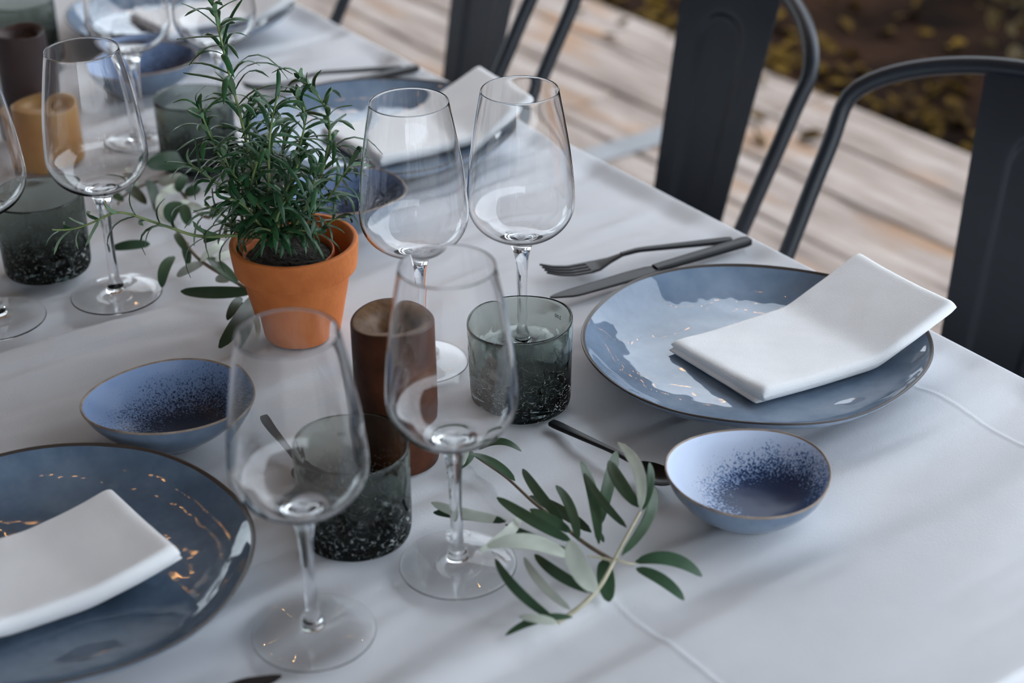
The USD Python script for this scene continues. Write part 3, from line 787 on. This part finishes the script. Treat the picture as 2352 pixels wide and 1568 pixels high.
lay(None, (-.560, -.024), (-.609, -.214), 'blurred black fork on the cloth beyond the blurred plate', fork0)
lay(None, (-.548, -.008), (-.5665, -.236), 'blurred black knife on the cloth next to the blurred plate', knife0)
lay(None, (.057, -.549), (.160, -.565), 'black teaspoon beside the blue oval bowl, seen through a wine glass', spoon0)
lay(None, (.336, -.917), (.3465, -.692), 'black knife at the bottom edge of the picture beside the dark plate', knife0)

# ------------------------------------------------------------------ candles
def candle(label, p, r, h, wax, top, seed, well=.55, depth=.012):
    ph = np.random.default_rng(seed).uniform(0, 6.28, 4)
    pr = profile([(0, 0), (r * .97, 0), (r, .002), (r, h * .5), (r, h - .0025), (r * .985, h), (r * (well + .18), h - .001), (r * well, h - .004), (r * well * .8, h - depth * .8), (r * .2, h - depth), (0, h - depth)], 3)
    def warp(R, a, prof):
        R = R.copy()
        q = noise(np.stack([np.cos(a)[None] * 3 + prof[:, 1][:, None] * 0, np.sin(a)[None] * 3 + prof[:, 1][:, None] * 0, prof[:, 1][:, None] * 40 + a[None] * 0], -1), seed)
        R[..., 2] += (prof[:, 1] > h * .6)[:, None] * .0016 * np.sin(a * 2 + ph[0])
        R[..., :2] *= (1 + .012 * (q - .5))[..., None]
        return R
    vfn = lathe(pr, 80, warp)
    k = int(np.argmax(pr[:, 1]))
    t = thing('pillar_candle', label, 'candle', (p[0], p[1], T + .0004), 0, 'pillar candles')
    for nm, a, b, m in (('body', 0, k, wax), ('melt_pool', k, len(pr) - 1, top)):
        v, f, n = cut(vfn, (a, b), 80)
        obj(nm, (v, f), m, t, normals=n)
    obj('wick', tube(spline([V3(0, 0, h - depth - .002), V3(.0006, 0, h - depth + .004), V3(.003, .001, h - depth + .008)], 8), .0011, 8), 'wick', t, 40)
candle('brown pillar candle between the pot and the pale smoked tumbler', (.1715, -.487), .0318, .125, 'brown_wax', 'brown_wax_top', 61)
candle('yellow pillar candle beyond the dark smoked tumbler', (-.553, -.481), .0345, .070, 'yellow_wax', 'yellow_wax', 62, .5, .006)
candle('dark plum pillar candle standing behind the yellow candle', (-.650, -.463), .0285, .120, 'plum_wax', 'plum_wax', 63, .72, .015)

# ------------------------------------------------------------------ terracotta pot with rosemary
POT = V3(-.058, -.447, T + .0004)
pot = thing('potted_rosemary', 'rosemary plant in an orange terracotta pot in the middle of the table', 'potted plant', POT)
rp, hp = .0570, .0900
pp = profile([(0, .002), (.030, .002), (.0345, .0), (.0362, .002), (.0480, .0600), (.0486, .0625), (.0530, .0628), (.0542, .0640), (rp - .0004, .0870), (rp - .0012, .0895), (rp - .0035, hp), (rp - .0060, .0890),
              (.0440, .060), (.036, .030), (.030, .012), (0, .010)], 2)
v, f, n = lathe(pp, 96)
obj('pot', (v, f), 'terracotta', pot, True)
ri = .0400
ic = V3(.0015, -.0070, 0)
ip = profile([(0, .020), (.026, .020), (.030, .024), (ri - .0035, .080), (ri, .0815), (ri + .0006, .0865), (ri - .0005, .0880), (ri - .0020, .0865), (ri - .0035, .076), (.030, .066), (0, .064)], 2)
v, f, n = lathe(ip, 72)
ic = ic + V3(0, 0, -.006)
obj('inner_pot', (v + ic, f), 'inner_pot_clay', pot, True)
a = np.linspace(0, 2 * np.pi, 60, endpoint=False)
rr_ = np.linspace(0.001, 1, 14)
S = np.array([[(q * (ri - .0035) * math.cos(b), q * (ri - .0035) * math.sin(b), .0835) for b in a] for q in rr_])
S[..., 2] += .005 * (fbm(S * 160, 3) - .5)
v, f = ring_mesh(S)
if np.cross(v[f[0, 1]] - v[f[0, 0]], v[f[0, 2]] - v[f[0, 0]])[2] < 0:
    f = f[:, ::-1]
obj('soil', (v + ic, f), 'soil', pot, True)

def in_plane(px, py, back=0.0):
    """the point of the upright plane through the pot, facing the camera, moved back by so many metres"""
    d = ray(px, py)
    c0 = POT + _f * back
    k = ((c0 - CAM) @ _f) / (d @ _f)
    return CAM + d * k

EYE = lambda p: (CAM - p) / np.linalg.norm(CAM - p)
rr = np.random.default_rng(77)
N_LEAF = [0]
def rosemary(px, depth, gap=.0064, length=.031, start=.04, seed=1, thick=.0017, dense=1.0, tip_leaves=True):
    """px: the stem's pixels from the soil to the tip; depth: metres behind the pot's axis at the root and the tip"""
    r = np.random.default_rng(seed)
    k = len(px)
    P = np.array([in_plane(*q, back=depth[0] + (depth[1] - depth[0]) * i / (k - 1)) for i, q in enumerate(px)]) - POT
    L = np.linalg.norm(np.diff(P, axis=0), axis=1).sum()
    C = spline(P, max(16, int(L / .004)))
    st = obj('stem', tube(C, np.linspace(thick, thick * .45, len(C)), 8), 'rosemary_stem', pot, 60)
    tan = np.gradient(C, axis=0)
    tan /= np.linalg.norm(tan, axis=1, keepdims=True)
    s = start * L
    turn = r.uniform(0, 6.28)
    stuff = []
    while s < L:
        u = s / L
        i = min(len(C) - 1, int(u * (len(C) - 1)))
        p, t = C[i], tan[i]
        turn += 1.35 + r.normal() * .35
        side = np.cross(t, EYE(p + POT)); side /= np.linalg.norm(side)
        fro = np.cross(side, t)
        for h in range(2):
            if r.random() > .93 * dense:
                continue
            ang = turn + h * math.pi + r.normal() * .25
            rad = math.cos(ang) * side + math.sin(ang) * fro
            open_ = math.radians(r.uniform(48, 98)) * (1 - .45 * max(0, u - .8) / .2)
            dirn = math.cos(open_) * t + math.sin(open_) * rad
            ln = length * r.uniform(.75, 1.45) * (1 - .45 * max(0, u - .75) / .25)
            tip = p + dirn * ln + V3(0, 0, -r.uniform(-.1, .34) * ln)
            if (tip + POT)[2] < T + .004:
                tip[2] = T + .004 - POT[2]
            m = leaf(p, tip, r.uniform(.0034, .0052), np.cross(np.cross(dirn, t), dirn) + rad * .1 + t * .6 + V3(0, 0, .35), bow=r.normal() * .05, sag=r.uniform(.02, .42), n=7, across=3, shape='needle', thick=.00035, cup=-.25, twist=r.normal() * .35)
            if N_LEAF[0] < 296:
                obj('leaf', (m[0], m[1]), 'rosemary_leaf', st, True, side=m[2])
                N_LEAF[0] += 1
            else:
                stuff.append(m)
        s += gap * r.uniform(.75, 1.25) * (1 - .35 * max(0, u - .7) / .3)
    if stuff:
        off, fs = 0, []
        for m in stuff:
            fs.append(m[1] + off); off += len(m[0])
        tag(obj('foliage', (np.vstack([m[0] for m in stuff]), np.vstack(fs)), 'rosemary_leaf', st, True, side=np.concatenate([m[2] for m in stuff])), kind='stuff')
# nearest stems first: their leaves are the single ones
rosemary([(612, 548), (616, 470), (618, 414), (618, 339), (626, 271), (637, 222)], (-.016, -.020), seed=2, length=.032)
rosemary([(690, 545), (715, 470), (735, 410), (752, 345), (757, 300), (748, 250), (722, 210), (690, 178)], (.004, .012), seed=3, length=.034)
rosemary([(585, 545), (590, 440), (570, 345), (548, 250), (524, 160), (505, 80), (490, 10), (484, -40)], (.012, .022), seed=4, length=.038, gap=.0062)
rosemary([(650, 545), (700, 505), (750, 460), (790, 400), (822, 352)], (-.012, .006), seed=5, length=.026, gap=.0075)
rosemary([(600, 535), (560, 470), (520, 435), (470, 400), (432, 372)], (-.010, -.004), seed=6, length=.030, gap=.0085)
rosemary([(575, 545), (530, 541), (450, 541), (390, 522), (330, 502), (270, 488), (225, 505), (175, 524), (120, 527)], (-.012, -.030), seed=7, length=.024, gap=.0125, dense=.8)
rosemary([(640, 550), (650, 480), (668, 400), (690, 330), (700, 270), (678, 215)], (-.006, .004), seed=8, length=.028)
rosemary([(575, 540), (540, 430), (505, 360), (478, 300), (455, 240)], (.004, .010), seed=9, length=.029)
rosemary([(700, 548), (745, 520), (775, 500), (800, 490)], (-.010, -.004), seed=10, length=.024)
rosemary([(560, 540), (520, 500), (490, 480), (470, 470)], (-.004, .006), seed=12, length=.026)
rosemary([(610, 545), (605, 470), (585, 380), (572, 300), (580, 235)], (.016, .026), seed=13, length=.030)
rosemary([(655, 545), (690, 500), (715, 440), (728, 380)], (-.020, -.024), seed=14, length=.027)
rosemary([(625, 548), (640, 500), (655, 440), (650, 370), (660, 300)], (.018, .030), seed=15, length=.030)
rosemary([(575, 545), (555, 490), (560, 420), (545, 350)], (.020, .030), seed=16, length=.030)
rosemary([(630, 548), (600, 480), (560, 430), (530, 390), (512, 330)], (-.008, -.012), seed=17, length=.028)
rosemary([(620, 548), (585, 500), (550, 465), (520, 455)], (-.020, -.026), seed=18, length=.026)
rosemary([(640, 548), (640, 500), (650, 455), (675, 400), (690, 360)], (-.022, -.028), seed=19, length=.028)
rosemary([(640, 545), (622, 530), (598, 525), (572, 530)], (-.026, -.034), seed=21, length=.024)
rosemary([(645, 548), (668, 532), (700, 530), (728, 536)], (-.024, -.030), seed=22, length=.024)
rosemary([(630, 548), (632, 520), (640, 490), (655, 462)], (-.030, -.036), seed=23, length=.026)
rosemary([(600, 545), (590, 500), (575, 440), (585, 390), (600, 330)], (-.010, -.006), seed=20, length=.028)

# ------------------------------------------------------------------ olive branches
def olive(name, label, origin, stems, leaves, group='cut olive branches on the cloth'):
    """stems: (pixels with z, radius, material); leaves: base pixel, tip pixel, z base, z tip, width in pixels, pale side up, bow, sag"""
    o = at(*origin)
    o = V3(o[0], o[1], T)
    t = thing(name, label, 'branch', o, 0, group)
    for pts, r0, r1, m in stems:
        C = spline(np.array([at(x, y, z) - o for x, y, z in pts]), 40)
        obj('twig', tube(C, np.linspace(r0, r1, 40), 9), m, t, 60)
    r = np.random.default_rng(len(leaves))
    for (bx, by, tx, ty, zb, zt, w, pale, bow, sg) in leaves:
        b, e = at(bx, by, zb), at(tx, ty, zt)
        mid = (b + e) / 2
        scale = np.linalg.norm(mid - CAM) / F
        face = EYE(mid) * .75 + V3(0, 0, .5) + r.normal(size=3) * .10
        m = leaf(b - o, e - o, w * scale * 1.08, face * (-1 if pale else 1), bow=bow * (-1 if pale else 1), sag=sg * (-1 if pale else 1), n=15, across=5, shape='olive', thick=.0004, cup=.16 * (-1 if pale else 1), twist=r.normal() * .18)
        obj('leaf', (m[0], m[1]), 'olive_leaf', t, True, side=m[2], label='leaf turned to its pale silvery underside' if pale else None)
    return t
def Z(*q):                                   # crop pixel -> picture pixel
    return q[0] / 2.538 + 850, q[1] / 2.538 + 950
def LF(bx, by, tx, ty, zb, zt, w, pale=0, bow=0., sg=.06):
    return (*Z(bx, by), *Z(tx, ty), zb, zt, w / 2.538, pale, bow, sg)
olive('olive_branch', 'olive branch with green and silvery leaves lying by the small speckled bowl', (1405, 1290),
      [([(*Z(1090, 1215), .006), (*Z(1190, 1150), .010), (*Z(1320, 1030), .016), (*Z(1420, 860), .022), (*Z(1510, 690), .030), (*Z(1575, 570), .036)], .0019, .0010, 'olive_twig'),
       ([(*Z(1420, 860), .022), (*Z(1380, 835), .021), (*Z(1240, 745), .018), (*Z(1100, 630), .015), (*Z(970, 530), .012), (*Z(850, 420), .009), (*Z(760, 345), .007), (*Z(640, 265), .006), (*Z(570, 200), .005)], .0017, .0009, 'olive_twig_dark'),
       ([(*Z(1420, 862), .022), (*Z(1340, 838), .023), (*Z(1270, 830), .024)], .0012, .0007, 'olive_twig'),
       ([(*Z(1440, 850), .023), (*Z(1490, 868), .022), (*Z(1545, 875), .020)], .0012, .0008, 'olive_twig')],
      [LF(1290, 690, 930, 480, .012, .008, 70), LF(1360, 850, 1395, 1095, .018, .003, 95, 0, 0, .02), LF(1180, 1185, 790, 1290, .009, .004, 50, 0, -.07), LF(1090, 1218, 870, 1182, .010, .012, 52, 1),
       LF(790, 630, 370, 575, .014, .008, 60), LF(795, 622, 358, 518, .014, .016, 62, 1, .06), LF(1150, 800, 790, 645, .016, .012, 46, 0, .04), LF(1190, 812, 850, 745, .018, .014, 50),
       LF(1335, 660, 1437, 218, .018, .030, 68), LF(1335, 758, 1230, 278, .018, .034, 62, 0, -.04), LF(1125, 630, 890, 322, .016, .024, 56, 0, .03), LF(1215, 742, 1085, 418, .020, .028, 56, 0, -.05),
       LF(1170, 690, 932, 556, .018, .024, 60), LF(1175, 745, 740, 488, .020, .026, 66, 0, .03), LF(1495, 662, 1250, 345, .028, .036, 48, 0, .05), LF(1468, 825, 1650, 410, .024, .030, 62, 0, -.09),
       LF(872, 598, 640, 800, .020, .020, 62, 1, .10), LF(1155, 832, 680, 772, .022, .028, 92, 1, -.10), LF(1312, 1040, 1160, 740, .018, .040, 112, 1, .06), LF(1300, 1042, 960, 820, .016, .016, 62, 0, .05),
       LF(1170, 1142, 898, 838, .012, .024, 50, 1, .06), LF(1082, 1205, 730, 848, .008, .024, 56, 0, .08), LF(1545, 862, 1935, 945, .020, .010, 76, 0, .12, .10), LF(1550, 900, 1832, 1085, .020, .006, 66, 0, .06, .08),
       LF(1565, 545, 1395, 272, .036, .044, 74, 0, .05), LF(1578, 558, 1446, 168, .037, .058, 66, 1, -.12), LF(1590, 562, 1630, 285, .036, .050, 46, 0, -.06), LF(1335, 690, 1362, 748, .016, .014, 26),
       LF(845, 390, 585, 232, .010, .014, 54, 0, -.04), LF(635, 208, 882, 218, .010, .012, 48, 0, .16, .12), LF(600, 225, 450, 350, .008, .006, 60, 0, .08), LF(570, 205, 540, 300, .008, .010, 30, 1)])

def G(*q):
    return q[0] / 3.267 + 100, q[1] / 3.267 + 340
def LG(bx, by, tx, ty, zb, zt, w, pale=0, bow=0., sg=.08):
    return (*G(bx, by), *G(tx, ty), zb, zt, w / 3.267, pale, bow, sg)
olive('olive_branch', 'olive branch tucked against the terracotta pot with broad dark leaves', (500, 600),
      [([(*G(1590, 1100), .005), (*G(1400, 980), .012), (*G(1200, 860), .018), (*G(1060, 700), .020), (*G(960, 560), .020), (*G(880, 400), .014)], .0020, .0012, 'olive_twig_dark'),
       ([(*G(1440, 1000), .010), (*G(1520, 900), .018), (*G(1470, 780), .022)], .0014, .0008, 'olive_twig')],
      [LG(1595, 1110, 1320, 1500, .010, .006, 125, 0, .06), LG(1585, 1075, 1030, 1075, .012, .006, 92, 0, .05), LG(1455, 1015, 1240, 815, .012, .022, 96, 0, .05), LG(980, 810, 888, 1045, .018, .004, 80, 0, -.08),
       LG(1070, 770, 990, 640, .020, .026, 60), LG(1572, 1262, 1570, 1430, .008, .004, 52, 1), LG(1480, 1120, 1380, 1290, .010, .004, 70), LG(1440, 780, 1290, 850, .024, .026, 62, 1), LG(1500, 960, 1580, 850, .014, .016, 70),
       LG(1200, 860, 1000, 960, .018, .008, 66, 1), LG(1060, 700, 1090, 880, .020, .010, 62), LG(940, 560, 1030, 405, .022, .036, 105, 0, .14), LG(920, 560, 860, 420, .020, .022, 56, 1), LG(1090, 580, 1045, 420, .022, .034, 80),
       LG(1330, 840, 1450, 760, .022, .024, 58, 1, .1), LG(1400, 990, 1290, 980, .014, .012, 60, 1), LG(1180, 850, 1350, 700, .020, .030, 62, 1), LG(1560, 1180, 1440, 1200, .008, .006, 56, 0)])
olive('olive_branch', 'blurred olive branch between the yellow candle and the tumbler behind the rosemary', (380, 430),
      [([(*G(1250, 520), .010), (*G(1050, 350), .016), (*G(860, 250), .018), (*G(700, 300), .014), (*G(560, 420), .010)], .0020, .0012, 'olive_twig_dark')],
      [LG(1090, 90, 770, 120, .020, .024, 130), LG(1060, 270, 880, 330, .020, .020, 80, 1, .1), LG(900, 330, 860, 500, .020, .014, 64, 1), LG(780, 240, 850, 490, .018, .012, 78), LG(620, 290, 770, 420, .012, .014, 80),
       LG(800, 720, 510, 752, .006, .004, 70), LG(860, 260, 1040, 200, .020, .026, 80, 1, -.1), LG(1060, 350, 1180, 300, .018, .022, 80), LG(1200, 480, 1080, 420, .014, .020, 66, 1), LG(700, 300, 640, 200, .016, .024, 64, 1),
       LG(1250, 520, 1360, 420, .012, .018, 80), LG(1010, 330, 1060, 200, .018, .028, 72), LG(600, 400, 480, 330, .010, .012, 60), LG(1100, 400, 960, 470, .016, .012, 62, 1)])

# ------------------------------------------------------------------ string lights under the roof
for i, (y, sd) in enumerate(((-1.1, 1), (-.45, 2), (.2, 3), (.8, 4), (1.4, 5))):
    t = thing('string_lights', f'string of small warm bulbs under the roof boards, {("first", "second", "third", "fourth", "fifth")[i]} from the side wall', 'string lights', (-2.3, y - .35, 2.45))
    r = np.random.default_rng(sd)
    xs = np.linspace(-2.2, 2.2, 60)
    sagz = .10 * ((xs / 1.1 + 2) % 2 - 1) ** 2
    obj('wire', tube(np.column_stack([xs, xs * 0, sagz]), .002, 6), 'wire_black', t, 40)
    for k in range(26):
        x = -2.12 + k * .168 + r.normal() * .03
        z = .10 * ((x / 1.1 + 2) % 2 - 1) ** 2 - .02
        m = trimesh.creation.icosphere(1, .007)
        m.apply_translation((x, 0, z))
        obj('bulb', m, 'warm_bulb', t, True)

for i, x in enumerate((-1.45, -2.1, -2.9)):
    t = thing('string_lights', f'small warm bulbs strung from roof edge to added garden wall, {("first", "second", "third")[i]} from the table end', 'string lights', (x, 3.27, 2.55))
    r = np.random.default_rng(40 + i)
    ys = np.linspace(-2.17, 2.17, 60)
    zz = lambda y: .25 * (y / 2.2) ** 2 - .12 + .2 * y / 2.2
    obj('wire', tube(np.column_stack([ys * 0, ys, zz(ys)]), .002, 6), 'wire_black', t, 40)
    for k in range(20):
        y = -2.05 + k * .215 + r.normal() * .03
        m = trimesh.creation.icosphere(1, .007)
        m.apply_translation((0, y, zz(y) - .02))
        obj('bulb', m, 'warm_bulb', t, True)
